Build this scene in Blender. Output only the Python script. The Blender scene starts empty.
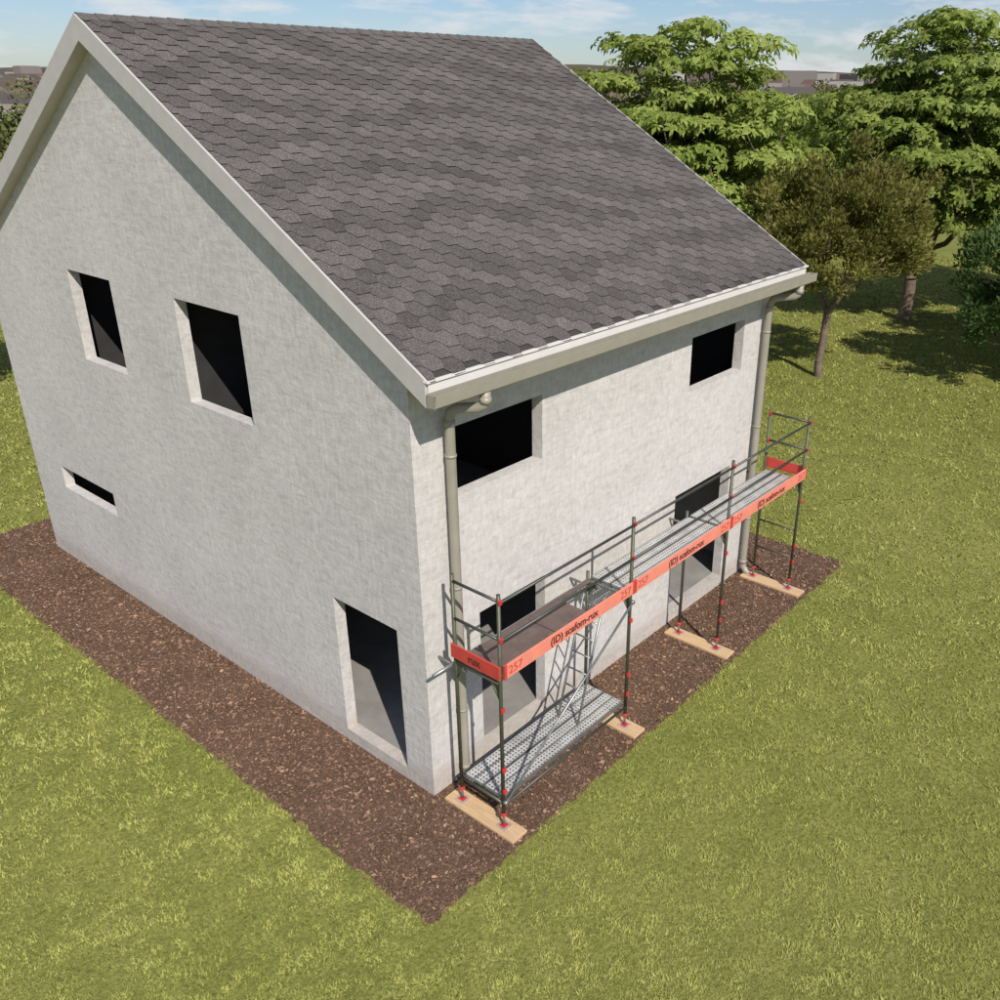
import bpy, math, random
import numpy as np
from mathutils import Vector, Matrix
random.seed(7); rng=np.random.default_rng(7)
scene=bpy.context.scene
COL=scene.collection

# ------------------------------------------------------------ materials
def new_mat(name):
    m=bpy.data.materials.new(name); m.use_nodes=True
    nt=m.node_tree; b=nt.nodes['Principled BSDF']
    return m,nt,b
def N(nt,t,**k):
    n=nt.nodes.new(t)
    for a,v in k.items(): setattr(n,a,v)
    return n
def ramp(nt,stops):
    r=N(nt,'ShaderNodeValToRGB'); e=r.color_ramp.elements
    while len(e)<len(stops): e.new(0.5)
    for i,(p,c) in enumerate(stops):
        e[i].position=p; e[i].color=(*c,1)
    return r
def noise(nt,vec,scale,detail=4,rough=.55,dist=0):
    n=N(nt,'ShaderNodeTexNoise'); n.inputs['Scale'].default_value=scale
    n.inputs['Detail'].default_value=detail; n.inputs['Roughness'].default_value=rough
    n.inputs['Distortion'].default_value=dist
    if vec is not None: nt.links.new(vec,n.inputs['Vector'])
    return n
def mixc(nt,fac,a,b,mode='MIX'):
    m=N(nt,'ShaderNodeMix',data_type='RGBA',blend_type=mode)
    for s,v in ((0,fac),(6,a),(7,b)):
        if isinstance(v,(int,float)): m.inputs[s].default_value=v
        elif isinstance(v,tuple): m.inputs[s].default_value=(*v,1)
        else: nt.links.new(v,m.inputs[s])
    return m.outputs[2]
def bump(nt,b,h,strength,dist=.01,chain=None):
    n=N(nt,'ShaderNodeBump'); n.inputs['Strength'].default_value=strength; n.inputs['Distance'].default_value=dist
    nt.links.new(h,n.inputs['Height'])
    if chain is not None: nt.links.new(chain,n.inputs['Normal'])
    nt.links.new(n.outputs[0],b.inputs['Normal']); return n.outputs[0]
def mat_simple(name,c,rough=.6,metal=0.,var=.18,scale=8,bumps=.15):
    m,nt,b=new_mat(name); tc=N(nt,'ShaderNodeTexCoord')
    n=noise(nt,tc.outputs['Object'],scale,5,.65)
    d=tuple(max(0,x*(1-var)) for x in c); l=tuple(min(1,x*(1+var)) for x in c)
    r=ramp(nt,[(.3,d),(.7,l)]); nt.links.new(n.outputs[0],r.inputs[0])
    nt.links.new(r.outputs[0],b.inputs['Base Color'])
    b.inputs['Roughness'].default_value=rough; b.inputs['Metallic'].default_value=metal
    if bumps:
        n2=noise(nt,tc.outputs['Object'],scale*12,2); bump(nt,b,n2.outputs[0],bumps,.003)
    return m

def mat_stucco(name,base):
    m,nt,b=new_mat(name); tc=N(nt,'ShaderNodeTexCoord'); o=tc.outputs['Object']
    mp=N(nt,'ShaderNodeMapping'); mp.inputs['Scale'].default_value=(1,1,.42); nt.links.new(o,mp.inputs[0])
    mq=N(nt,'ShaderNodeMapping'); mq.inputs['Scale'].default_value=(.4,.4,1.3); nt.links.new(o,mq.inputs[0])
    big=noise(nt,o,.7,3,.6); str_=noise(nt,mp.outputs[0],15,4,.72,.4); fine=noise(nt,o,55,3,.7); patch=noise(nt,mq.outputs[0],10.,3,.65,.4)
    c1=ramp(nt,[(.3,tuple(x*.93 for x in base)),(.7,tuple(x*1.05 for x in base))]); nt.links.new(big.outputs[0],c1.inputs[0])
    c2=ramp(nt,[(.28,(.82,.815,.81)),(.5,(.96,.96,.96)),(.62,(1.03,1.03,1.03)),(.72,(1.12,1.12,1.12))]); nt.links.new(str_.outputs[0],c2.inputs[0])
    c3=ramp(nt,[(.3,(.92,.92,.92)),(.7,(1.06,1.06,1.06))]); nt.links.new(fine.outputs[0],c3.inputs[0])
    c4=ramp(nt,[(.32,(.89,.885,.88)),(.5,(1,1,1)),(.7,(1.06,1.06,1.06))]); nt.links.new(patch.outputs[0],c4.inputs[0])
    x=mixc(nt,1.,c1.outputs[0],c2.outputs[0],'MULTIPLY'); x=mixc(nt,1.,x,c3.outputs[0],'MULTIPLY'); x=mixc(nt,1.,x,c4.outputs[0],'MULTIPLY')
    sp=N(nt,'ShaderNodeSeparateXYZ'); nt.links.new(o,sp.inputs[0])
    ad=N(nt,'ShaderNodeMath',operation='MULTIPLY_ADD'); nt.links.new(str_.outputs[0],ad.inputs[0]); ad.inputs[1].default_value=-.5; nt.links.new(sp.outputs[2],ad.inputs[2])
    rr=ramp(nt,[(0,(.86,.82,.77)),(.15,(1,1,1))]); nt.links.new(ad.outputs[0],rr.inputs[0])
    x=mixc(nt,1.,x,rr.outputs[0],'MULTIPLY')
    nt.links.new(x,b.inputs['Base Color']); b.inputs['Roughness'].default_value=.93
    sm=N(nt,'ShaderNodeMath',operation='ADD'); nt.links.new(str_.outputs[0],sm.inputs[0]); nt.links.new(patch.outputs[0],sm.inputs[1])
    bump(nt,b,sm.outputs[0],.4,.015)
    return m
M_wall=mat_stucco('stucco',(.625,.592,.562))
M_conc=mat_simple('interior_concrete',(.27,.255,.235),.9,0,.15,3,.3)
M_dkin=mat_simple('interior_painted_shade',(.035,.033,.032),.9,0,.2,3,.3)  # near-black colour paints the upper rooms' shade onto their surfaces
M_trim=mat_simple('verge_trim',(.53,.50,.465),.6,0,.06,5,.1)
M_fascia=mat_simple('fascia_paint',(.72,.69,.645),.5,0,.05,5,.05)
M_gutter=mat_simple('gutter_metal',(.35,.32,.26),.5,.1,.07,5,.05)
M_steel=mat_simple('galvanised_steel',(.34,.345,.34),.42,.7,.25,9,.1)
M_frame=mat_simple('frame_steel',(.095,.10,.065),.5,.4,.25,9,.1)
M_dark=mat_simple('dark_rail_steel',(.085,.09,.08),.45,.5,.2,9,.1)
M_red=mat_simple('red_coupler',(.62,.035,.03),.45,0,.15,20,.1)
M_plate=mat_simple('base_plate',(.55,.50,.46),.5,.4,.2,20,.1)
M_toe=mat_simple('toe_board_paint',(.80,.25,.175),.6,0,.10,6,.1)
M_toeend=mat_simple('toe_board_red',(.55,.06,.045),.6,0,.12,6,.1)
M_ink=mat_simple('lettering_ink',(.10,.02,.018),.6,0,.1,6,0)
M_bark=mat_simple('bark',(.17,.125,.09),.95,0,.35,6,.8)

def mat_wood():
    m,nt,b=new_mat('timber_plank'); tc=N(nt,'ShaderNodeTexCoord')
    mp=N(nt,'ShaderNodeMapping'); mp.inputs['Scale'].default_value=(26,1.6,20); nt.links.new(tc.outputs['Object'],mp.inputs[0])
    n=noise(nt,mp.outputs[0],1.6,6,.65,1.2)
    r=ramp(nt,[(.25,(.46,.29,.15)),(.5,(.62,.42,.23)),(.8,(.72,.53,.32))]); nt.links.new(n.outputs[0],r.inputs[0])
    nt.links.new(r.outputs[0],b.inputs['Base Color']); b.inputs['Roughness'].default_value=.8
    bump(nt,b,n.outputs[0],.3,.004); return m
M_wood=mat_wood()
M_ply=mat_simple('deck_plywood',(.14,.10,.088),.75,0,.22,6,.2)

def mat_perf():
    m,nt,b=new_mat('perforated_deck'); tc=N(nt,'ShaderNodeTexCoord')
    sp=N(nt,'ShaderNodeSeparateXYZ'); nt.links.new(tc.outputs['Object'],sp.inputs[0])
    def cell(out,s,off=0.):
        a=N(nt,'ShaderNodeMath',operation='MULTIPLY_ADD'); nt.links.new(out,a.inputs[0]); a.inputs[1].default_value=1/s; a.inputs[2].default_value=off
        f=N(nt,'ShaderNodeMath',operation='FRACT'); nt.links.new(a.outputs[0],f.inputs[0])
        g=N(nt,'ShaderNodeMath',operation='SUBTRACT'); nt.links.new(f.outputs[0],g.inputs[0]); g.inputs[1].default_value=.5
        q=N(nt,'ShaderNodeMath',operation='POWER'); nt.links.new(g.outputs[0],q.inputs[0]); q.inputs[1].default_value=2
        return q.outputs[0]
    cx=cell(sp.outputs[0],.055); cy=cell(sp.outputs[1],.05)
    ad=N(nt,'ShaderNodeMath',operation='ADD'); nt.links.new(cx,ad.inputs[0]); nt.links.new(cy,ad.inputs[1])
    lt=N(nt,'ShaderNodeMath',operation='LESS_THAN'); nt.links.new(ad.outputs[0],lt.inputs[0]); lt.inputs[1].default_value=.055
    n=noise(nt,tc.outputs['Object'],5,5); r=ramp(nt,[(.3,(.46,.46,.44)),(.7,(.68,.67,.66))]); nt.links.new(n.outputs[0],r.inputs[0])
    nt.links.new(r.outputs[0],b.inputs['Base Color']); b.inputs['Metallic'].default_value=.2; b.inputs['Roughness'].default_value=.5
    tr=N(nt,'ShaderNodeBsdfTransparent'); mx=N(nt,'ShaderNodeMixShader')
    nt.links.new(lt.outputs[0],mx.inputs[0]); nt.links.new(b.outputs[0],mx.inputs[1]); nt.links.new(tr.outputs[0],mx.inputs[2])
    nt.links.new(mx.outputs[0],nt.nodes['Material Output'].inputs[0]); return m
M_perf=mat_perf()

def mat_shingle():
    m,nt,b=new_mat('asphalt_shingle'); tc=N(nt,'ShaderNodeTexCoord'); o=tc.outputs['Object']
    at=N(nt,'ShaderNodeAttribute',attribute_name='Col')
    g=noise(nt,o,60,2,.8); r=ramp(nt,[(.28,(.40,.40,.40)),(.5,(.92,.92,.92)),(.75,(1.9,1.87,1.83))]); nt.links.new(g.outputs[0],r.inputs[0])
    x=mixc(nt,1.,at.outputs['Color'],r.outputs[0],'MULTIPLY')
    n2=noise(nt,o,3,3,.7); r2=ramp(nt,[(.3,(.9,.9,.9)),(.7,(1.1,1.1,1.1))]); nt.links.new(n2.outputs[0],r2.inputs[0])
    x=mixc(nt,1.,x,r2.outputs[0],'MULTIPLY')
    nt.links.new(x,b.inputs['Base Color']); b.inputs['Roughness'].default_value=.97; b.inputs['Specular IOR Level'].default_value=.15
    bump(nt,b,g.outputs[0],.7,.006); return m
M_shing=mat_shingle()

def mat_diff(name,trans=0):
    m,nt,b=new_mat(name); nt.nodes.remove(b); at=N(nt,'ShaderNodeAttribute',attribute_name='Col'); d=N(nt,'ShaderNodeBsdfDiffuse')
    nt.links.new(at.outputs['Color'],d.inputs[0]); out=d.outputs[0]
    if trans:
        t=N(nt,'ShaderNodeBsdfTranslucent'); c=mixc(nt,1.,at.outputs['Color'],(1.25,1.35,.7),'MULTIPLY'); nt.links.new(c,t.inputs[0])
        mx=N(nt,'ShaderNodeMixShader'); mx.inputs[0].default_value=trans
        nt.links.new(out,mx.inputs[1]); nt.links.new(t.outputs[0],mx.inputs[2]); out=mx.outputs[0]
    nt.links.new(out,nt.nodes['Material Output'].inputs[0]); return m
M_leaf=mat_diff('foliage',.36); M_blade=mat_diff('grass_blade'); M_far=mat_diff('distant_foliage'); M_chip=mat_diff('soil_chips'); M_town=mat_diff('town_walls_and_roofs')

def mat_ground():
    m,nt,b=new_mat('lawn'); g=N(nt,'ShaderNodeNewGeometry'); p=g.outputs['Position']
    n1=noise(nt,p,.12,3,.6); n2=noise(nt,p,1.3,3,.65); n3=noise(nt,p,16,3,.75)
    c1=ramp(nt,[(.3,(.205,.22,.055)),(.55,(.25,.255,.070)),(.75,(.295,.285,.09))]); nt.links.new(n1.outputs[0],c1.inputs[0])
    c2=ramp(nt,[(.3,(.78,.8,.74)),(.7,(1.12,1.1,1.08))]); nt.links.new(n2.outputs[0],c2.inputs[0])
    c3=ramp(nt,[(.3,(.5,.53,.45)),(.55,(1,1,1)),(.8,(1.3,1.27,1.2))]); nt.links.new(n3.outputs[0],c3.inputs[0])
    x=mixc(nt,1.,c1.outputs[0],c2.outputs[0],'MULTIPLY'); x=mixc(nt,1.,x,c3.outputs[0],'MULTIPLY')
    ln=N(nt,'ShaderNodeVectorMath',operation='LENGTH'); nt.links.new(p,ln.inputs[0])
    mr=N(nt,'ShaderNodeMapRange'); nt.links.new(ln.outputs['Value'],mr.inputs[0]); mr.inputs[1].default_value=90; mr.inputs[2].default_value=260
    n4=noise(nt,p,.02,4); c4=ramp(nt,[(.35,(.07,.075,.035)),(.5,(.12,.095,.065)),(.65,(.155,.115,.08))]); nt.links.new(n4.outputs[0],c4.inputs[0])
    x=mixc(nt,mr.outputs[0],x,c4.outputs[0])
    nt.links.new(x,b.inputs['Base Color']); b.inputs['Roughness'].default_value=1; b.inputs['Specular IOR Level'].default_value=.1
    bump(nt,b,n3.outputs[0],.7,.03); return m
M_ground=mat_ground()
def mat_soil():
    m,nt,b=new_mat('soil'); g=N(nt,'ShaderNodeNewGeometry'); p=g.outputs['Position']
    n1=noise(nt,p,.9,3); n3=noise(nt,p,38,3,.75)
    c1=ramp(nt,[(.3,(.155,.094,.062)),(.7,(.205,.128,.086))]); nt.links.new(n1.outputs[0],c1.inputs[0])
    c3=ramp(nt,[(.3,(.4,.4,.4)),(.55,(1,1,1)),(.75,(1.5,1.45,1.4))]); nt.links.new(n3.outputs[0],c3.inputs[0])
    nt.links.new(mixc(nt,1.,c1.outputs[0],c3.outputs[0],'MULTIPLY'),b.inputs['Base Color']); b.inputs['Roughness'].default_value=1
    b.inputs['Specular IOR Level'].default_value=.15
    bump(nt,b,n3.outputs[0],1.,.03); return m
M_soil=mat_soil()

# ------------------------------------------------------------ mesh helpers
def link(ob,parent=None):
    COL.objects.link(ob)
    if parent: ob.parent=parent
    return ob
def empty(name):
    e=bpy.data.objects.new(name,None); e.empty_display_size=.3; COL.objects.link(e); return e
class MB:
    def __init__(s): s.v=[]; s.f=[]; s.sm=[]
    def quad(s,*p):
        i=len(s.v); s.v+= [tuple(q) for q in p]; s.f.append(tuple(range(i,i+len(p)))); s.sm.append(False)
    def box(s,a,b,M=None):
        x0,y0,z0=a; x1,y1,z1=b; i=len(s.v)
        P=[(x0,y0,z0),(x1,y0,z0),(x1,y1,z0),(x0,y1,z0),(x0,y0,z1),(x1,y0,z1),(x1,y1,z1),(x0,y1,z1)]
        if M is not None: P=[tuple(M@Vector(p)) for p in P]
        s.v+=P
        for f in ((0,3,2,1),(4,5,6,7),(0,1,5,4),(1,2,6,5),(2,3,7,6),(3,0,4,7)): s.f.append(tuple(i+k for k in f)); s.sm.append(False)
    def tube(s,pts,r,n=10,cap=True):
        pts=[Vector(p) for p in pts]
        rs=r if isinstance(r,(list,tuple)) else [r]*len(pts)
        i0=len(s.v); prev=None
        for k,p in enumerate(pts):
            if k==0: t=pts[1]-p
            elif k==len(pts)-1: t=p-pts[k-1]
            else: t=(pts[k+1]-p).normalized()+(p-pts[k-1]).normalized()
            t=t.normalized() if t.length>1e-9 else Vector((0,0,1))
            if prev is None:
                a=t.cross(Vector((0,0,1)))
                if a.length<.05: a=t.cross(Vector((1,0,0)))
            else: a=prev-t*prev.dot(t)
            a.normalize(); prev=a; b=t.cross(a)
            for j in range(n):
                w=2*math.pi*j/n; s.v.append(tuple(p+(a*math.cos(w)+b*math.sin(w))*rs[k]))
        for k in range(len(pts)-1):
            for j in range(n):
                q=i0+k*n; s.f.append((q+j,q+(j+1)%n,q+n+(j+1)%n,q+n+j)); s.sm.append(True)
        if cap:
            s.f.append(tuple(i0+j for j in range(n))[::-1]); s.sm.append(False)
            q=i0+(len(pts)-1)*n; s.f.append(tuple(q+j for j in range(n))); s.sm.append(False)
    def obj(s,name,mat,parent=None,bevel=0):
        me=bpy.data.meshes.new(name); me.from_pydata(s.v,[],s.f); me.polygons.foreach_set('use_smooth',s.sm)
        me.materials.append(mat); me.update(); ob=bpy.data.objects.new(name,me); link(ob,parent)
        if bevel:
            b=ob.modifiers.new('bevel','BEVEL'); b.width=bevel; b.segments=2; b.limit_method='ANGLE'
        return ob
def np_mesh(name,V,k,mat,cols=None,parent=None):
    """V: (n*k,3) vertices, faces of k vertices each"""
    n=len(V)//k; me=bpy.data.meshes.new(name)
    me.vertices.add(n*k); me.vertices.foreach_set('co',V.astype(np.float32).ravel())
    me.loops.add(n*k); me.loops.foreach_set('vertex_index',np.arange(n*k,dtype=np.int32))
    me.polygons.add(n); me.polygons.foreach_set('loop_start',np.arange(n,dtype=np.int32)*k)
    me.update(calc_edges=True)
    if cols is not None:
        a=me.color_attributes.new('Col','FLOAT_COLOR','POINT')
        c=np.ones((n*k,4),np.float32); c[:,:3]=np.repeat(cols,k,axis=0); a.data.foreach_set('color',c.ravel())
    me.materials.append(mat); ob=bpy.data.objects.new(name,me); link(ob,parent); return ob
def unit(a): return a/np.maximum(np.linalg.norm(a,axis=1,keepdims=True),1e-9)

# ------------------------------------------------------------ house
W,L,T=10.938,8.139,.17
OV,EV=.189,.481
HE,HR=5.793,9.213
TAN=(HR-HE)/(W/2+EV)
TH=.27            # vertical thickness of roof build-up
house=empty('gable_roof_house')
def wall_top(t): # z of roof underside over y
    return HE-TH+(min(t,W-t)+EV)*TAN
mo,mi,mu=MB(),MB(),MB()
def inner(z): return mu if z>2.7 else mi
def wall(u0,u1,z0,z1,holes,P):
    us=sorted({u0,u1,u0+T,u1-T,*[h[0] for h in holes],*[h[1] for h in holes]}); zs=sorted({z0,z1,2.7,*[h[2] for h in holes],*[h[3] for h in holes]})
    inside=lambda u,z:any(h[0]<u<h[1] and h[2]<z<h[3] for h in holes)
    for a,b in zip(us,us[1:]):
        for c,d in zip(zs,zs[1:]):
            if inside((a+b)/2,(c+d)/2): continue
            mo.quad(P(a,c,0),P(b,c,0),P(b,d,0),P(a,d,0))
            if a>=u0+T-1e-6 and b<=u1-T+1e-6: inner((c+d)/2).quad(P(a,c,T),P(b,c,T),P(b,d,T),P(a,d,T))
    for h in holes: reveal(h,P)
def reveal(h,P):
    a,b,c,d=h
    mo.quad(P(a,c,0),P(a,d,0),P(a,d,T),P(a,c,T)); mo.quad(P(b,c,0),P(b,d,0),P(b,d,T),P(b,c,T))
    mo.quad(P(a,c,0),P(b,c,0),P(b,c,T),P(a,c,T)); mo.quad(P(a,d,0),P(b,d,0),P(b,d,T),P(a,d,T))
def gable2(P,holes):
    us=sorted({0,T,W-T,W,W/2,*[h[0] for h in holes],*[h[1] for h in holes]})
    def strip(a,b,z0,z1a,z1b):
        mo.quad(P(a,z0,0),P(b,z0,0),P(b,z1b,0),P(a,z1a,0))
        if a>=T-1e-6 and b<=W-T+1e-6:
            if z0<2.7<z1a:
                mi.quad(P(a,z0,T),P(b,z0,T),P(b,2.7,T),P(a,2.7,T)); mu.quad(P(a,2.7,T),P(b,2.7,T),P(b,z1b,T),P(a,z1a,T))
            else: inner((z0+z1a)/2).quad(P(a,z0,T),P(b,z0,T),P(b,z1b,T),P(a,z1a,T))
    for a,b in zip(us,us[1:]):
        m=(a+b)/2; hs=sorted([h for h in holes if h[0]<m<h[1]],key=lambda h:h[2]); z=-.1
        for h in hs: strip(a,b,z,h[2],h[2]); z=h[3]
        strip(a,b,z,wall_top(a),wall_top(b))
    for h in holes: reveal(h,P)
ZT=wall_top(0)
fac=[(.60,2.18,4.10,4.97),(5.69,7.31,4.14,5.00),(.95,2.23,.2,2.37),(5.50,7.25,.2,2.42)]
gab=[(6.36,7.70,4.46,5.87),(3.07,4.60,4.42,5.87),(7.81,9.77,1.64,2.07),(.50,1.76,.2,2.36)]
wall(0,L,-.1,ZT,fac,lambda u,z,d:(u,d,z))
wall(0,L,-.1,ZT,[(5,6.2,.2,2.3)],lambda u,z,d:(u,W-d,z))
gable2(lambda u,z,d:(d,u,z),gab)
gable2(lambda u,z,d:(L-d,u,z),[(6.5,7.9,4.45,5.6)])
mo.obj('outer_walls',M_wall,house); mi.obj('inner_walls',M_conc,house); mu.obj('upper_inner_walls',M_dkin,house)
fl=MB(); fl.box((T+.002,T+.002,-.05),(L-T-.002,W-T-.002,.2)); fl.box((T+.002,T+.002,2.62),(L-T-.002,W-T-.002,2.85)); fl.box((T+.004,6.0,.2),(L-T-.004,6.12,2.62))
fl.obj('floor_slabs',M_conc,house)
pa=MB(); pa.box((T+.004,4.95,2.852),(L-T-.004,5.05,6.2)); pa.box((3.6,T+.004,2.852),(3.74,4.9,6.1)); pa.box((2.6,5.06,2.852),(2.7,W-T-.01,6.3)); pa.box((T+.004,8.2,2.852),(2.59,8.3,6.2))
pa.obj('added_dark_partitions',M_dkin,house)  # added partitions, keep the upper rooms dark behind the window openings
# roof body
rb=MB()
x0,x1=-OV+.03,L+OV-.03
for side in (0,1):
    ya,yb=(-EV,W/2) if side==0 else (W+EV,W/2)
    for dz in (0,-TH):
        rb.quad((x0,ya,HE+dz),(x1,ya,HE+dz),(x1,yb,HR+dz),(x0,yb,HR+dz))
    for x in (x0,x1): rb.quad((x,ya,HE),(x,yb,HR),(x,yb,HR-TH),(x,ya,HE-TH))
    rb.quad((x0,ya,HE),(x1,ya,HE),(x1,ya,HE-TH),(x0,ya,HE-TH))
rb.obj('roof_deck',M_trim,house)
vb=MB()
for xa,xb in ((-OV,-OV+.032),(L+OV-.032,L+OV)):
    for side in (0,1):
        ya=-EV-.004 if side==0 else W+EV+.004; yb=W/2
        zt=.012; zb=-TH-.01
        P=[(ya,HE+zt),(yb,HR+zt),(yb,HR+zb),(ya,HE+zb)]
        vb.quad(*[(xa,*p) for p in P]); vb.quad(*[(xb,*p) for p in P][::-1])
        for k in range(4):
            if k==1: continue
            p,q=P[k],P[(k+1)%4]; vb.quad((xa,*p),(xb,*p),(xb,*q),(xa,*q))
vb.obj('verge_boards',M_trim,house)
fa=MB()
for s in (0,1):
    y=-EV-.026 if s==0 else W+EV+.004
    fa.box((-OV+.034,y,HE-.27),(L+OV-.034,y+.022,HE-.012))
    y=-EV-.05 if s==0 else W+EV-.02
    fa.box((-OV-.004,y,HE-.022),(L+OV+.004,y+.07,HE+.004))
fa.obj('fascia_boards',M_fascia,house,.003)
# shingles: individual hexagonal tabs
hb,hs_,te=.155,.062,.125
pit=2*(hb+hs_)
SL=math.hypot(W/2+EV,HR-HE); ang=math.atan(TAN)
SV=[];SC=[]
gn=rng.random((120,90))
def vnoise(u,v):
    i,j=int(math.floor(u))%119,int(math.floor(v))%89; fu,fv=u-math.floor(u),v-math.floor(v)
    fu=fu*fu*(3-2*fu); fv=fv*fv*(3-2*fv)
    return (gn[i,j]*(1-fu)+gn[i+1,j]*fu)*(1-fv)+(gn[i,j+1]*(1-fu)+gn[i+1,j+1]*fu)*fv
rows=int(SL/te)+1; LX=L+2*OV-.066
for side in (0,1):
    for r in range(rows):
        off=(r%2)*pit/2; rsh=random.uniform(-.006,.006)
        for k in range(-1,int(LX/pit)+2):
            uc=k*pit+off+rsh; v=r*te-.02; j=lambda s=.006: random.uniform(-s,s)
            b2=hb/2; w2=hb/2+hs_
            prof=[(uc-b2+j(),v+j(.004)),(uc+b2+j(),v+j(.004)),(uc+w2-.005,v+te*.97),(uc+w2-.005,v+te*2.1),(uc-w2+.005,v+te*2.1),(uc-w2+.005,v+te*.97)]
            hh=[.017,.017,.011,.003,.003,.011]
            P=[]
            for (u,vv),h in zip(prof,hh):
                u=min(max(u,0),LX); vv=min(vv,SL-.005)
                y=-EV-.03+vv*math.cos(ang)-h*math.sin(ang); z=HE+.004+(vv-.03)*math.sin(ang)+h*math.cos(ang)
                if side: y=W-y
                P.append((-OV+.033+u,y,z))
            if max(p[0] for p in P)-min(p[0] for p in P)<.02: continue
            if side: P=P[::-1]
            # manufactured colour blend: wandering bands of lighter and darker tabs
            wob=vnoise(uc*.7+11,v*.9+3)*2.2+vnoise(uc*2.1+40,v*2.5+30)*.9
            band=.5+.5*math.sin(2*math.pi*(v/.80+uc*.16)+wob*2.4)
            g=.62*band+.38*vnoise(uc/.4+20,v/.2+9)
            g=.76+.46*g+random.uniform(-.11,.11)
            SV+=P; SC.append((.122*g,.109*g,.103*g))
np_mesh('roof_shingles',np.array(SV),6,M_shing,np.array(SC),house)
ul=MB()
for s in (0,1):
    ya,yb=(-EV-.02,W/2) if s==0 else (W+EV+.02,W/2)
    ul.quad((-OV+.033,ya,HE+.006-.02*TAN+.002),(L+OV-.033,ya,HE+.006-.02*TAN+.002),(L+OV-.033,yb,HR+.006),(-OV+.033,yb,HR+.006))
M_under=mat_simple('roof_underlay',(.05,.045,.042),.95,0,.3,40,.5)
ul.obj('roof_underlay',M_under,house)
rc=MB(); x=-OV+.02
while x<L+OV-.05:
    xe=min(x+.3,L+OV-.02); h=.026
    rc.quad((x,W/2-.13,HR-.13*TAN+h),(xe,W/2-.13,HR-.13*TAN+h-.01),(xe,W/2,HR+h-.008),(x,W/2,HR+h+.004))
    rc.quad((x,W/2+.13,HR-.13*TAN+h),(x,W/2,HR+h+.004),(xe,W/2,HR+h-.008),(xe,W/2+.13,HR-.13*TAN+h-.01))
    x+=.24
M_cap=mat_simple('ridge_cap_shingle',(.12,.108,.10),.95,0,.4,40,.6); rc.obj('ridge_caps',M_cap,house)
# gutter
gu=MB(); gx0,gx1=-OV-.005,L+OV+.14
prof=[(-EV-.028,HE-.125),(-EV-.028,HE-.262),(-EV-.10,HE-.275),(-EV-.135,HE-.25),(-EV-.142,HE-.13),(-EV-.160,HE-.122),(-EV-.160,HE-.134),(-EV-.15,HE-.255),(-EV-.105,HE-.287),(-EV-.02,HE-.274)]
n=len(prof)
for k in range(n-1): gu.quad((gx0,*prof[k]),(gx1,*prof[k]),(gx1,*prof[k+1]),(gx0,*prof[k+1]))
for x in (gx0,gx1-.003): gu.box((x,-EV-.15,HE-.27),(x+.003,-EV-.028,HE-.13))
gu.obj('gutter',M_gutter,house)
dp=MB(); r=.060
for px in (.47,7.90):
    y0=-EV-.085; yw=-.115
    dp.tube([(px+.12,y0,HE-.27),(px+.12,y0,HE-.36),(px+.115,y0+.02,HE-.42),(px+.09,y0+.07,HE-.46),(px+.03,yw-.09,HE-.52),(px,yw-.03,HE-.57),(px,yw,HE-.66),(px,yw,3),(px,yw,.25),(px,yw-.01,.17),(px,yw-.07,.10),(px,yw-.15,.06)],r,16)
    for z,xx,yy in ((HE-.37,px+.12,y0),(HE-.70,px,yw),(.28,px,yw)): dp.tube([(xx,yy,z-.035),(xx,yy,z+.035)],r+.007,16)
    for z in (1.2,3.0,4.7):
        dp.tube([(px,yw,z-.015),(px,yw,z+.015)],r+.008,16); dp.box((px-.012,yw,z-.012),(px+.012,.0,z+.012))
dp.obj('downpipes',M_gutter,house)

# ------------------------------------------------------------ scaffold
sc=empty('facade_scaffold')
XS,YI,SW=.167,-.356,.731; YO=YI-SW; HD=2.26; HG=3.40; BL=2.57
fr,sp_,pl,cp,rl,bx,pk=MB(),MB(),MB(),MB(),MB(),MB(),MB()
for i in range(4):
    x=XS+i*BL; 
    for y in (YI,YO):
        sp_.tube([(x,y,.06),(x,y,.36)],.017); pl.box((x-.075,y-.075,.054),(x+.075,y+.075,.062))
        cp.tube([(x,y,.225),(x,y,.25)],.04,8); cp.box((x-.045,y-.045,.063),(x+.045,y+.045,.072))
        top=HG if (y==YO or i in (0,3)) else HD+.08
        fr.tube([(x,y,.27),(x,y,top)],.0245,12)
    fr.tube([(x,YI,HD-.06),(x,YO,HD-.06)],.022); fr.tube([(x,YI,HD-.30),(x,YI-.14,HD-.08)],.014); fr.tube([(x,YO,HD-.30),(x,YO+.14,HD-.08)],.014)
    for y,s in ((YI,-1),(YO,1)): fr.quad((x,y,HD-.26),(x,y,HD-.07),(x,y+s*.13,HD-.07))
    for z in (.62,.95,HD-.42,HD+.55,HD+1.05):
        cp.box((x-.026,YO-.042,z-.03),(x+.026,YO-.015,z+.03))
    if i in (0,3):
        rl.tube([(x,YI,HD+1.05),(x,YO,HD+1.05)],.019); rl.tube([(x,YI,HD+.55),(x,YO,HD+.55)],.019)
        if i==3:
            for z in (HD+.55,HD+1.05): cp.box((x-.03,YI-.04,z-.03),(x+.03,YI-.01,z+.03))
    if i==3:
        for z in (1.25,.70): fr.tube([(x,YI,z),(x,YO,z)],.018)
    pk.box((x-.135,YO-.27,.010),(x+.135,YI+.20,.053))
for x in (XS,XS+BL): fr.tube([(x,YI,.42),(x,YO,.42)],.022)
for i in range(3):
    x=XS+i*BL
    for z in (HD+.55,HD+1.05): rl.tube([(x,YO-.03,z),(x+BL,YO-.03,z)],.0185)
rl.tube([(XS,YO-.02,.40),(XS+BL,YO-.02,.40)],.0185); rl.tube([(XS,YI+.02,.40),(XS+BL,YI+.02,.40)],.0185)
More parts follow.
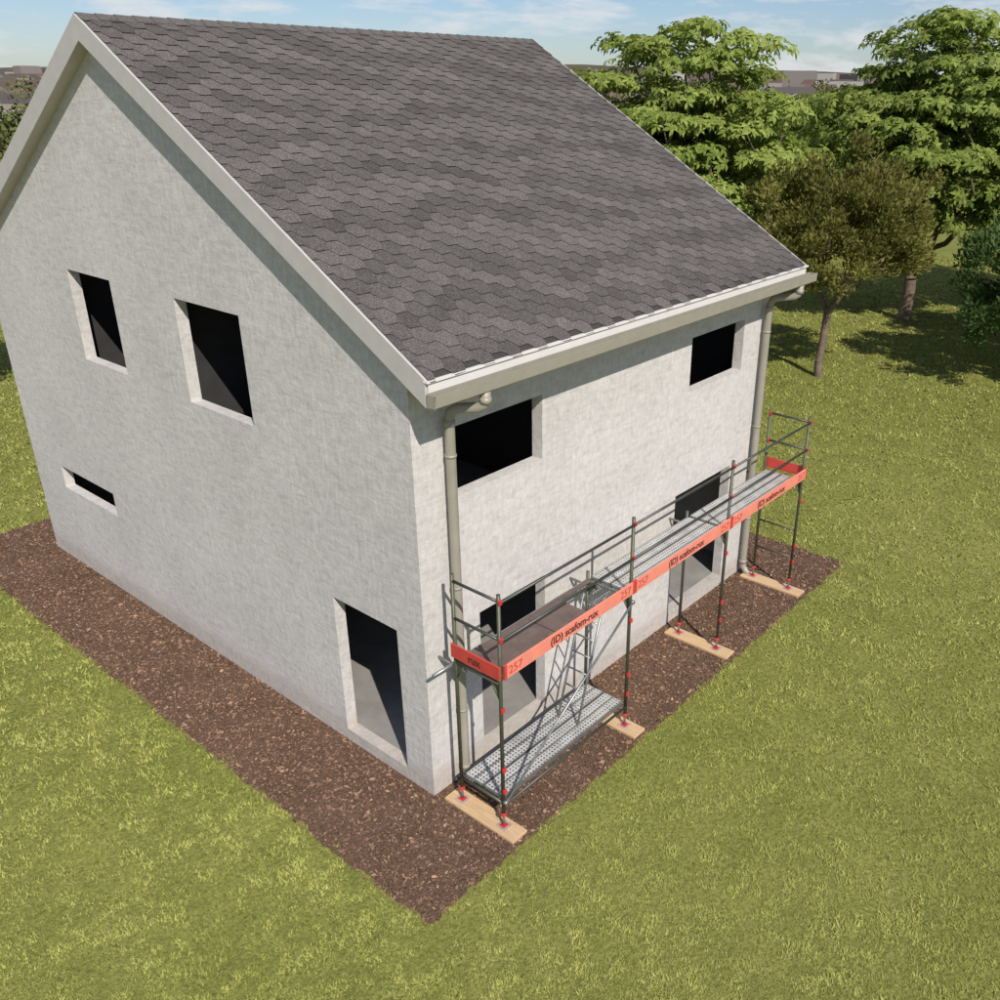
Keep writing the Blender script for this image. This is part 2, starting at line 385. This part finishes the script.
fr.obj('standards',M_frame,sc); sp_.obj('base_jacks',M_steel,sc); pl.obj('base_plates',M_plate,sc); cp.obj('couplers',M_red,sc,.006); rl.obj('guard_rails',M_dark,sc)
pk.obj('sole_planks',M_wood,sc,.006)
br=MB(); br.tube([(XS,YO-.045,.45),(XS+BL,YO-.045,HD-.12)],.017)
for p in ((XS,YO-.045,.45),(XS+BL,YO-.045,HD-.12)): br.tube([(p[0],p[1]-.02,p[2]),(p[0],p[1]+.03,p[2])],.03,8)
for x in (XS,XS+BL,XS+2*BL,XS+3*BL): br.tube([(x+.05,YI-.12,HD-.18),(x+.05,-.0,HD-.18)],.02)
br.tube([(XS-.32,YI+.06,HD-.13),(XS+.20,YI+.06,HD-.13)],.022)
br.obj('brace_and_wall_ties',M_steel,sc)
def deck(mt,ms,x0,x1,y0,y1,z):
    mt.quad((x0,y0,z),(x1,y0,z),(x1,y1,z),(x0,y1,z))
    for y in (y0,y1): 
        s=.012 if y==y0 else -.012
        ms.box((x0,min(y,y+s),z-.06),(x1,max(y,y+s),z+.004))
    ms.box((x0-.02,y0+.02,z-.03),(x0+.02,y1-.02,z-.004)); ms.box((x1-.02,y0+.02,z-.03),(x1+.02,y1-.02,z-.004))
    ym=(y0+y1)/2
    ms.box((x0,ym-.012,z+.001),(x1,ym+.012,z+.005))
dt,ds=MB(),MB()
deck(dt,ds,XS+.04,XS+BL-.04,YO+.035,YO+.355,.475); deck(dt,ds,XS+.04,XS+BL-.04,YI-.355,YI-.035,.475)
for i in (1,2):
    x=XS+i*BL
    deck(dt,ds,x+.04,x+BL-.04,YO+.035,YO+.355,HD); deck(dt,ds,x+.04,x+BL-.04,YI-.355,YI-.035,HD)
dt.obj('perforated_decks',M_perf,sc); ds.obj('deck_edges',M_steel,sc)
dk=MB(); hx=XS+1.82
dk.box((XS+.06,YO+.05,HD-.012),(hx,YI-.05,HD)); 
dk.box((hx,YO+.05,HD-.012),(XS+BL-.06,YO+.12,HD)); dk.box((hx,YI-.12,HD-.012),(XS+BL-.06,YI-.05,HD))
dk.box((hx-.64,YO+.13,HD+.003),(hx-.02,YI-.13,HD+.018))
dk.obj('plywood_access_deck',M_ply,sc)
de=MB()
for y in (YO+.035,YI-.05): de.box((XS+.04,y,HD-.06),(XS+BL-.04,y+.015,HD+.004))
for x in (XS+.04,hx-.02,XS+BL-.06): de.box((x,YO+.052,HD-.05),(x+.02,YI-.052,HD-.013))
de.obj('access_deck_frame',M_steel,sc)
la=MB(); b0=Vector((hx-.12,0,.48)); b1=Vector((hx+.42,0,HD+.02))
yl0,yl1=-.56,-.90
for y in (yl0,yl1): la.tube([(b0.x,y,b0.z),(b1.x,y,b1.z)],.016)
for k in range(1,8):
    p=b0.lerp(b1,k/7.6); la.tube([(p.x,yl0,p.z),(p.x,yl1,p.z)],.012)
la.obj('access_ladder',M_steel,sc)
tb=MB(); te_=MB(); zt0,zt1=HD+.03,HD+.215
for i in range(3):
    x=XS+i*BL; tb.box((x+.01,YO-.068,zt0),(x+BL-.01,YO-.043,zt1))
    for a in (x+.005,x+BL-.045): te_.box((a,YO-.072,zt0-.006),(a+.04,YO-.039,zt1+.006))
tb.obj('toe_boards',M_toe,sc,.003)
te_.box((XS-.055,YO-.035,zt0),(XS-.030,YI+.02,zt1)); te_.box((XS+3*BL+.03,YO-.035,zt0),(XS+3*BL+.055,YI+.02,zt1))
te_.obj('end_toe_boards',M_toeend,sc,.003)
def text(body,x,y,z,size,rot,mat,off=.0035):
    c=bpy.data.curves.new('lettering','FONT'); c.body=body; c.size=size; c.extrude=.001; c.align_x='CENTER'; c.align_y='CENTER'; c.offset=off
    o=bpy.data.objects.new('lettering',c); o.location=(x,y,z); o.rotation_euler=rot; c.materials.append(mat); link(o,sc)
R1=(math.radians(90),0,0)
for i in range(3):
    x=XS+i*BL
    text('(ID) scafom-rux',x+BL/2,YO-.0705,(zt0+zt1)/2,.145,R1,M_ink)
    text('257',x+.19,YO-.0705,(zt0+zt1)/2,.16,R1,M_toeend,0)
    text('257',x+BL-.21,YO-.0705,(zt0+zt1)/2,.16,R1,M_toeend,0)
text('rux',XS-.0575,(YI+YO)/2,(zt0+zt1)/2,.14,(math.radians(90),0,math.radians(-90)),M_ink)

# ------------------------------------------------------------ ground, soil, grass
def ground_sheet():
    V=[];F=[]; rs=[0,15,30,60,100,160,250,400,600,850,1150,1500,1900,2400,3000]; n=160
    hs=np.convolve(np.tile(rng.random(n),3),np.ones(7)/7,'same')[n:2*n]
    for ri,r in enumerate(rs):
        for k in range(n):
            a=2*math.pi*k/n; z=0
            if r>500: z=(min(r,2400)-500)/1900*(24+60*(hs[k]-.35)) 
            V.append((r*math.cos(a),r*math.sin(a),z))
    for ri in range(len(rs)-1):
        for k in range(n):
            a=ri*n+k;b=ri*n+(k+1)%n; F.append((a,b,b+n,a+n) if ri else (a,b+n,a+n))
    me=bpy.data.meshes.new('ground'); me.from_pydata(V,[],F); me.materials.append(M_ground); me.update()
    for p in me.polygons: p.use_smooth=True
    link(bpy.data.objects.new('ground',me))
ground_sheet()
MG=1.423; sx0,sx1,sy0,sy1=-MG,L+MG,-MG,W+MG
def soil():
    pts=[]
    def edge(a,b,n):
        a=Vector(a);b=Vector(b); d=(b-a).normalized(); nn=Vector((d.y,-d.x))
        for k in range(n):
            p=a.lerp(b,k/n); w=(vnoise(k*.11+a.x+20,a.y+23)-.5)*.08+random.uniform(-.025,.025)
            pts.append(p+nn*w)
    edge((sx0,sy0),(sx1,sy0),300); edge((sx1,sy0),(sx1,sy1),300); edge((sx1,sy1),(sx0,sy1),300); edge((sx0,sy1),(sx0,sy0),300)
    me=bpy.data.meshes.new('soil_bed'); me.from_pydata([(p.x,p.y,.008) for p in pts],[],[tuple(range(len(pts)))]); me.materials.append(M_soil); me.update()
    link(bpy.data.objects.new('soil_bed',me))
soil()
n=170000
x=rng.uniform(sx0-.03,sx1+.03,n); y=rng.uniform(sy0-.03,sy1+.03,n)
k=~((x>-.01)&(x<L+.01)&(y>-.01)&(y<W+.01)); x,y=x[k],y[k]; n=len(x)
x=x+rng.normal(0,.012,n); y=y+rng.normal(0,.012,n)
c=np.stack([x,y,rng.uniform(.010,.024,n)],1)
a=unit(rng.normal(0,1,(n,3))*[1,1,.35]); b=unit(np.cross(a,rng.normal(0,1,(n,3))*[.4,.4,1])); s=rng.gamma(4,.0046,n)[:,None]
V=np.empty((n,4,3)); V[:,0]=c-a*s; V[:,1]=c+b*s*.5+a*s*.2; V[:,2]=c+a*s; V[:,3]=c-b*s*.5
g=(.45+rng.gamma(4,.16,n))[:,None]*np.array([[.225,.138,.093]]); pale=rng.random(n)<.025; g[pale]*=1.4
np_mesh('bark_mulch',V.reshape(-1,3),4,M_chip,np.clip(g,0,.6))
# grass blades
CAM=np.array([-6.066,-7.083])
n=760000
d=3.6*np.exp(rng.random(n)*math.log(55/3.6)); az=rng.uniform(.687-.9,.687+.9,n)
x=CAM[0]+d*np.cos(az); y=CAM[1]+d*np.sin(az)
edge=.03*np.sin(x*7.1+y*3.3)+.03*np.sin(x*17+y*13)+rng.normal(0,.025,n)
k=~((x>sx0-edge)&(x<sx1+edge)&(y>sy0-edge)&(y<sy1+edge)); x,y,d=x[k],y[k],d[k]; n=len(x)
def fbm(x,y,s,seed):
    r=np.random.default_rng(seed); G=r.random((257,257)); u=(x*s)%256; v=(y*s)%256
    i=u.astype(int)%256; j=v.astype(int)%256; fu=u-np.floor(u); fv=v-np.floor(v); fu=fu*fu*(3-2*fu); fv=fv*fv*(3-2*fv)
    return (G[i,j]*(1-fu)+G[i+1,j]*fu)*(1-fv)+(G[i,j+1]*(1-fu)+G[i+1,j+1]*fu)*fv
xr,yr=x*.8-y*.6,x*.6+y*.8
cl=fbm(xr,yr,5.5,1)*.5+fbm(x,y,12.,2)*.5; big=fbm(xr,yr,.35,3)*.5+fbm(x,y,1.3,4)*.5
cl=np.clip((cl-.5)*1.9+.5,0,1)
sc_=np.maximum(1,(d/8)**.75)
h=(.008+.036*cl*(.3+.7*rng.random(n)))*sc_**.7
th=rng.uniform(0,2*math.pi,n); lean=rng.uniform(.5,2.0,n)
w=(.0074*sc_)*rng.uniform(.7,1.4,n)
base=np.stack([x,y,np.zeros(n)],1); side=np.stack([-np.sin(th),np.cos(th),np.zeros(n)],1); fw=np.stack([np.cos(th),np.sin(th),np.zeros(n)],1)
tip=base+fw*(h*lean)[:,None]; tip[:,2]+=h
V=np.empty((n,3,3)); V[:,0]=base-side*w[:,None]; V[:,1]=base+side*w[:,None]; V[:,2]=tip
t=rng.random(n)[:,None]; c0=np.array([[.235,.262,.058]]); c1=np.array([[.375,.365,.11]])
mixv=np.clip(.30+.6*(big[:,None]-.5)*1.1+.4*t*cl[:,None]+.15*t,0,1)
g=(c0*(1-mixv)+c1*mixv)*(.60+.58*cl[:,None])*rng.uniform(.85,1.15,(n,1)); dry=rng.random(n)<.04; g[dry]=g[dry]*[1.25,1.12,1.3]
np_mesh('grass',V.reshape(-1,3),3,M_blade,np.clip(g,0,.7))

# ------------------------------------------------------------ trees
def skeleton(root,trunk_top,clumps,rtrunk,jit=.12,step=.55,bias=.55):
    nodes=[np.array(root,float)]; par=[-1]; tt=np.array(trunk_top,float); m=max(3,int(np.linalg.norm(tt-nodes[0])/.5))
    for k in range(1,m+1):
        p=nodes[0]+(tt-nodes[0])*k/m+rng.normal(0,.03,3)*[1,1,0]; nodes.append(p); par.append(len(nodes)-2)
    t0=len(nodes)-1; length=[0.]*len(nodes); ends=[]
    order=np.argsort([np.linalg.norm(c-tt) for c in clumps])
    for ci in order:
        c=clumps[ci]; P=np.array(nodes[t0-1:]); D=np.linalg.norm(P-c,axis=1)+bias*np.array(length[t0-1:])+2.5*np.maximum(0,P[:,2]-c[2])
        j=int(np.argmin(D))+t0-1; st=nodes[j]; dist=np.linalg.norm(c-st); m=max(1,int(dist/step)); last=j
        for k in range(1,m+1):
            f=k/m; p=st+(c-st)*f; p=p+rng.normal(0,jit,3)*math.sin(math.pi*f)+np.array([0,0,-.10*dist*math.sin(math.pi*f)])
            nodes.append(p); par.append(last); length.append(length[last]+dist/m); last=len(nodes)-1
        ends.append(last)
    cnt=np.zeros(len(nodes)); 
    for e in ends: cnt[e]+=1
    for i in range(len(nodes)-1,0,-1): cnt[par[i]]+=cnt[i]
    rad=rtrunk*(np.maximum(cnt,.4)/cnt[0])**.5
    mb=MB()
    for i in range(1,len(nodes)):
        j=par[i]; r0=rad[j] if j<=t0 else min(rad[j],rad[i]*1.35)
        if j==0: r0=rtrunk*1.35
        mb.tube([nodes[j],nodes[i]],[r0,rad[i]],7,False)
    return mb
def crown_pts(n,c,R,shell=.55,zmin=-1.,lump=.18,mind=.0):
    out=[]; ph=rng.uniform(0,6.28,6)
    tries=0
    while len(out)<n and tries<20000:
        tries+=1
        d=rng.normal(0,1,3); d/=np.linalg.norm(d)
        if d[2]<zmin: continue
        rr=shell+(1-shell)*rng.random()**.5
        if rng.random()<.25: rr=rng.uniform(.25,shell)
        a=math.atan2(d[1],d[0]); l=1+lump*math.sin(2*a+ph[0]+2*d[2])+lump*.8*math.sin(5*a+ph[1]+5*d[2])+lump*.5*math.sin(9*d[2]+ph[2])
        p=c+d*R*rr*l
        if mind and out and min(np.linalg.norm(p-q) for q in out)<mind: continue
        out.append(p)
    return out
def palm_leaves(clumps,cen,R,per,ln,rad,c0,c1):
    """palmate leaves: five leaflets radiating and drooping from each stalk end"""
    C=[];X=[]
    for c in clumps:
        q=per+int(rng.integers(-per//4,per//4)); d=unit(rng.normal(0,1,(q,3))); d[:,2]=np.abs(d[:,2])*1.0-.3
        r=rad*rng.uniform(.7,1.25); p=c+d*r*np.array([1,1,.55])*rng.uniform(.5,1.05,(q,1))
        out=unit(np.array([c-cen])*[1,1,.5]); nrm=unit(np.array([[0,0,.8]])+.55*out+d*.55+rng.normal(0,.3,(q,3)))
        tone=rng.uniform(.0,1.)
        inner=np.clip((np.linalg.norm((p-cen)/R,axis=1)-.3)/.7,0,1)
        C.append(np.concatenate([p,nrm],1)); X.append(np.stack([np.full(q,tone),inner,d[:,2]],1))
    C=np.concatenate(C); X=np.concatenate(X); p,nr=C[:,:3],C[:,3:]; n=len(p)
    t=unit(np.cross(nr,rng.normal(0,1,(n,3)))); b=np.cross(nr,t); Vs=[];Cs=[]
    for k in range(5):
        a=(k-2)*.95+rng.normal(0,.12,n); dr=t*np.cos(a)[:,None]+b*np.sin(a)[:,None]; l=(ln*(1-.12*abs(k-2))*rng.uniform(.75,1.25,n))[:,None]
        sd=unit(np.cross(nr,dr)); V=np.empty((n,4,3)); V[:,0]=p; V[:,1]=p+dr*l*.6+sd*l*.22-nr*l*.05; V[:,2]=p+dr*l-nr*l*.35; V[:,3]=p+dr*l*.6-sd*l*.22-nr*l*.05
        Vs.append(V.reshape(-1,3)); m=np.clip(X[:,0]*.5+.5*rng.random(n),0,1)[:,None]
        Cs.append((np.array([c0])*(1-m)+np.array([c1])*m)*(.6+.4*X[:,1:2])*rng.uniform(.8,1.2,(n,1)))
    return np.concatenate(Vs),np.concatenate(Cs)
def fine_leaves(clumps,cen,R,per,ln,rad,c0,c1,flat=.8,up=.6):
    Vs=[];Cs=[]
    for c in clumps:
        q=per; d=unit(rng.normal(0,1,(q,3))); p=c+d*rad*rng.uniform(.7,1.2)*np.array([1,1,flat])*(rng.random((q,1))**.45)
        out=unit(np.array([c-cen])); ax=unit(out*.5+np.array([[0,0,up]])+d*.5+rng.normal(0,.45,(q,3))); sd=unit(np.cross(ax,rng.normal(0,1,(q,3))))
        l=(ln*rng.uniform(.6,1.4,q))[:,None]; V=np.empty((q,4,3)); V[:,0]=p-ax*l*.5; V[:,1]=p+sd*l*.22; V[:,2]=p+ax*l*.5; V[:,3]=p-sd*l*.22
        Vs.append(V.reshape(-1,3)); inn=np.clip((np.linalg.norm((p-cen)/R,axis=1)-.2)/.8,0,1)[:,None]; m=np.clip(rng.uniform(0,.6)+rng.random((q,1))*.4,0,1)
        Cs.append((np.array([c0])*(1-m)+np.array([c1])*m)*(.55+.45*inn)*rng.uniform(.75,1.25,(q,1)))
    return np.concatenate(Vs),np.concatenate(Cs)
def chestnut(name,loc,h,rad,zb,nc,per,ln=.26,c0=(.18,.24,.05),c1=(.40,.45,.13),rt=.24,cr=1.0):
    e=empty(name); e.location=(loc[0],loc[1],0)
    cen=np.array([0,0,zb+(h-zb)*.50]); R=np.array([rad,rad,(h-cen[2])*.95])
    cl=crown_pts(nc,cen,R,.62,-.85,.08,0.68)
    cl=[p if p[2]>zb else np.array([p[0],p[1],zb+rng.random()*.5]) for p in cl]
    skeleton((0,0,-.05),(rng.uniform(-.2,.2),rng.uniform(-.2,.2),zb+.1),cl,rt).obj('trunk_and_limbs',M_bark,e)
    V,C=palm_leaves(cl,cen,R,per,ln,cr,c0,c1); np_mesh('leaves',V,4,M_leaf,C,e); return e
def clone(e,name,loc,rot,s):
    o=bpy.data.objects.new(name,None); COL.objects.link(o); o.location=(loc[0],loc[1],0); o.rotation_euler=(0,0,rot); o.scale=(s,s,s)
    for c in list(e.children):
        k=bpy.data.objects.new(c.name.split('.')[0],c.data); link(k,o)
    return o
tA=chestnut('chestnut_tree',(20.9,10.4),10.5,3.9,1.8,210,50,.26)
tC=chestnut('chestnut_tree',(30.4,5.2),10.9,4.2,2.6,220,48,.27,c0=(.16,.22,.045),c1=(.37,.42,.12))
clone(tA,'chestnut_tree',(35.5,-1.4),2.1,.97)
clone(tC,'chestnut_tree',(42,15),1.2,.75)
clone(tC,'chestnut_tree',(27.2,-5.2),4.2,.85)
clone(tA,'chestnut_tree',(32.0,-5.0),5.2,.85)
clone(tA,'chestnut_tree',(2.1,23.6),3.3,.5)
clone(tC,'chestnut_tree',(-5,46),.3,.8)
def olive(name,loc,h,rad,zb,nc,per,ln,c0,c1,rt,cr=.5,zmin=-.35):
    e=empty(name); e.location=(loc[0],loc[1],0)
    cen=np.array([0,0,zb+(h-zb)*.38]); R=np.array([rad,rad,(h-cen[2])*.95])
    cl=crown_pts(nc,cen,R,.7,zmin,.12,cr*.5)
    skeleton((0,0,-.05),(.1,.05,zb*.85),cl,rt,.06,.5,.35).obj('trunk_and_limbs',M_bark,e)
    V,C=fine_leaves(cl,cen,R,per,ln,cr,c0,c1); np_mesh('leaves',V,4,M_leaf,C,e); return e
tB=olive('olive_tree',(21.0,4.44),6.9,2.7,2.4,230,175,.14,(.125,.13,.035),(.30,.275,.085),.12,.44,-.3)
tD=olive('small_leafy_tree',(24.4,-.75),5.6,2.1,1.3,120,150,.18,(.06,.11,.04),(.14,.20,.07),.10,.5,-.6)
def distant():
    Vs=[];Cs=[]
    n=560
    for k in range(n):
        dd=rng.uniform(62,420); az=rng.uniform(.687-1.0,.687+1.0)
        if dd<110 and rng.random()<.30: continue
        if dd>150 and rng.random()<.4: continue
        x=CAM[0]+dd*math.cos(az); y=CAM[1]+dd*math.sin(az); h=rng.uniform(4.2,7.2)+(1.0 if dd>200 else 0); r=h*rng.uniform(.38,.55)
        cen=np.array([x,y,h*.55]); R=np.array([r,r,h*.5]); q=600 if dd<130 else 220
        d=unit(rng.normal(0,1,(q,3))); lump=1+.22*np.sin(d[:,0:1]*5+k)+.2*np.sin(d[:,1:2]*6+2*k)+.18*np.sin(d[:,2:3]*7+k)
        p=cen+d*R*lump*rng.uniform(.75,1.05,(q,1)); ax=unit(rng.normal(0,1,(q,3))); sd=unit(np.cross(ax,d+rng.normal(0,.5,(q,3)))); l=.55*(dd/90)**.5*rng.uniform(.6,1.3,(q,1))
        V=np.empty((q,4,3)); V[:,0]=p-ax*l*.5;V[:,1]=p+sd*l*.4;V[:,2]=p+ax*l*.5;V[:,3]=p-sd*l*.4
        Vs.append(V.reshape(-1,3)); m=rng.random(); c=np.array([[.08,.11,.036]])*(1-m)+np.array([[.17,.165,.068]])*m
        Cs.append(c*rng.uniform(.7,1.3,(q,1)))
    np_mesh('distant_trees',np.concatenate(Vs),4,M_far,np.concatenate(Cs))
distant()
def town():
    Vs=[];Cs=[]
    for k in range(900):
        dd=rng.uniform(230,950); az=rng.uniform(.687-.95,.687+.95); x=CAM[0]+dd*math.cos(az); y=CAM[1]+dd*math.sin(az)
        z=max(0,(dd-500)/1900*20); a=rng.uniform(0,3.14); l,w,h=rng.uniform(8,18),rng.uniform(7,11),rng.uniform(3.5,6.5)*(1+.35*(dd>450)); rh=rng.uniform(1.2,2.6)
        if dd>420 and rng.random()<.12: h*=1.9; l*=1.4; rh=.3
        ca,sa=math.cos(a),math.sin(a); T_=lambda p:(x+p[0]*ca-p[1]*sa,y+p[0]*sa+p[1]*ca,z+p[2])
        l/=2;w/=2; wc=random.choice([(.34,.30,.27),(.25,.22,.20),(.40,.38,.35),(.20,.15,.125)]); rcx=random.choice([(.135,.095,.075),(.12,.095,.08),(.10,.09,.085),(.155,.105,.085)])
        fs=[([(-l,-w,-1),(l,-w,-1),(l,-w,h),(-l,-w,h)],wc),([(-l,w,-1),(l,w,-1),(l,w,h),(-l,w,h)],wc),([(-l,-w,-1),(-l,w,-1),(-l,w,h),(-l,-w,h)],wc),([(l,-w,-1),(l,w,-1),(l,w,h),(l,-w,h)],wc),
            ([(-l,-w,h),(l,-w,h),(l,0,h+rh),(-l,0,h+rh)],rcx),([(-l,w,h),(l,w,h),(l,0,h+rh),(-l,0,h+rh)],rcx),([(-l,-w,h),(-l,w,h),(-l,0,h+rh),(-l,0,h+rh)],wc),([(l,-w,h),(l,w,h),(l,0,h+rh),(l,0,h+rh)],wc)]
        for f,c in fs:
            Vs+= [T_(p) for p in f]; Cs.append(c)
    np_mesh('distant_town',np.array(Vs),4,M_town,np.array(Cs))
town()

# ------------------------------------------------------------ light, sky, camera
EL=math.radians(42); AZ=math.radians(62.5)
dv=Vector((math.cos(AZ)*math.cos(EL),math.sin(AZ)*math.cos(EL),-math.sin(EL)))
sun=bpy.data.lights.new('sun','SUN'); sun.energy=4.5; sun.angle=math.radians(.5); sun.color=(1,.95,.875)
so=bpy.data.objects.new('sun',sun); COL.objects.link(so); so.rotation_euler=dv.to_track_quat('-Z','Y').to_euler(); so.location=(-10,-20,20)
w=bpy.data.worlds.new('World'); scene.world=w; w.use_nodes=True; nt=w.node_tree; bg=nt.nodes['Background']
sky=N(nt,'ShaderNodeTexSky',sky_type='NISHITA'); sky.sun_disc=False; sky.sun_elevation=EL; sky.sun_rotation=math.radians(207.5)
sky.air_density=1.; sky.dust_density=.3; sky.ozone_density=2.
tc=N(nt,'ShaderNodeTexCoord'); mp=N(nt,'ShaderNodeMapping'); mp.inputs['Scale'].default_value=(1,1,5); nt.links.new(tc.outputs['Generated'],mp.inputs[0])
cn=noise(nt,mp.outputs[0],9.,8,.62,.2); cr_=ramp(nt,[(.47,(0,0,0)),(.62,(1,1,1))]); nt.links.new(cn.outputs[0],cr_.inputs[0])
mf=N(nt,'ShaderNodeMath',operation='MULTIPLY'); nt.links.new(cr_.outputs[0],mf.inputs[0]); mf.inputs[1].default_value=.75
sk=mixc(nt,1.,sky.outputs[0],(.80,.90,1.13),'MULTIPLY')
x=mixc(nt,mf.outputs[0],sk,(9.0,9.2,9.5))
nt.links.new(x,bg.inputs[0]); bg.inputs[1].default_value=.083

yw,pt,rl_=.687,-.436,.008
F=Vector((math.cos(yw)*math.cos(pt),math.sin(yw)*math.cos(pt),math.sin(pt))); R=Vector((math.sin(yw),-math.cos(yw),0)); U=R.cross(F)
R2=R*math.cos(rl_)+U*math.sin(rl_); U2=-R*math.sin(rl_)+U*math.cos(rl_)
cd=bpy.data.cameras.new('camera'); cd.sensor_width=36; cd.lens=.907933*36; cd.shift_x=-.061; cd.shift_y=.0049; cd.clip_end=8000; cd.clip_start=.1
co=bpy.data.objects.new('camera',cd); COL.objects.link(co)
Mx=Matrix((R2,U2,-F)).transposed().to_4x4(); Mx.translation=Vector((-6.066,-7.083,8.514)); co.matrix_world=Mx
scene.camera=co
scene.view_settings.view_transform='Standard'; scene.view_settings.look='None'; scene.view_settings.exposure=0
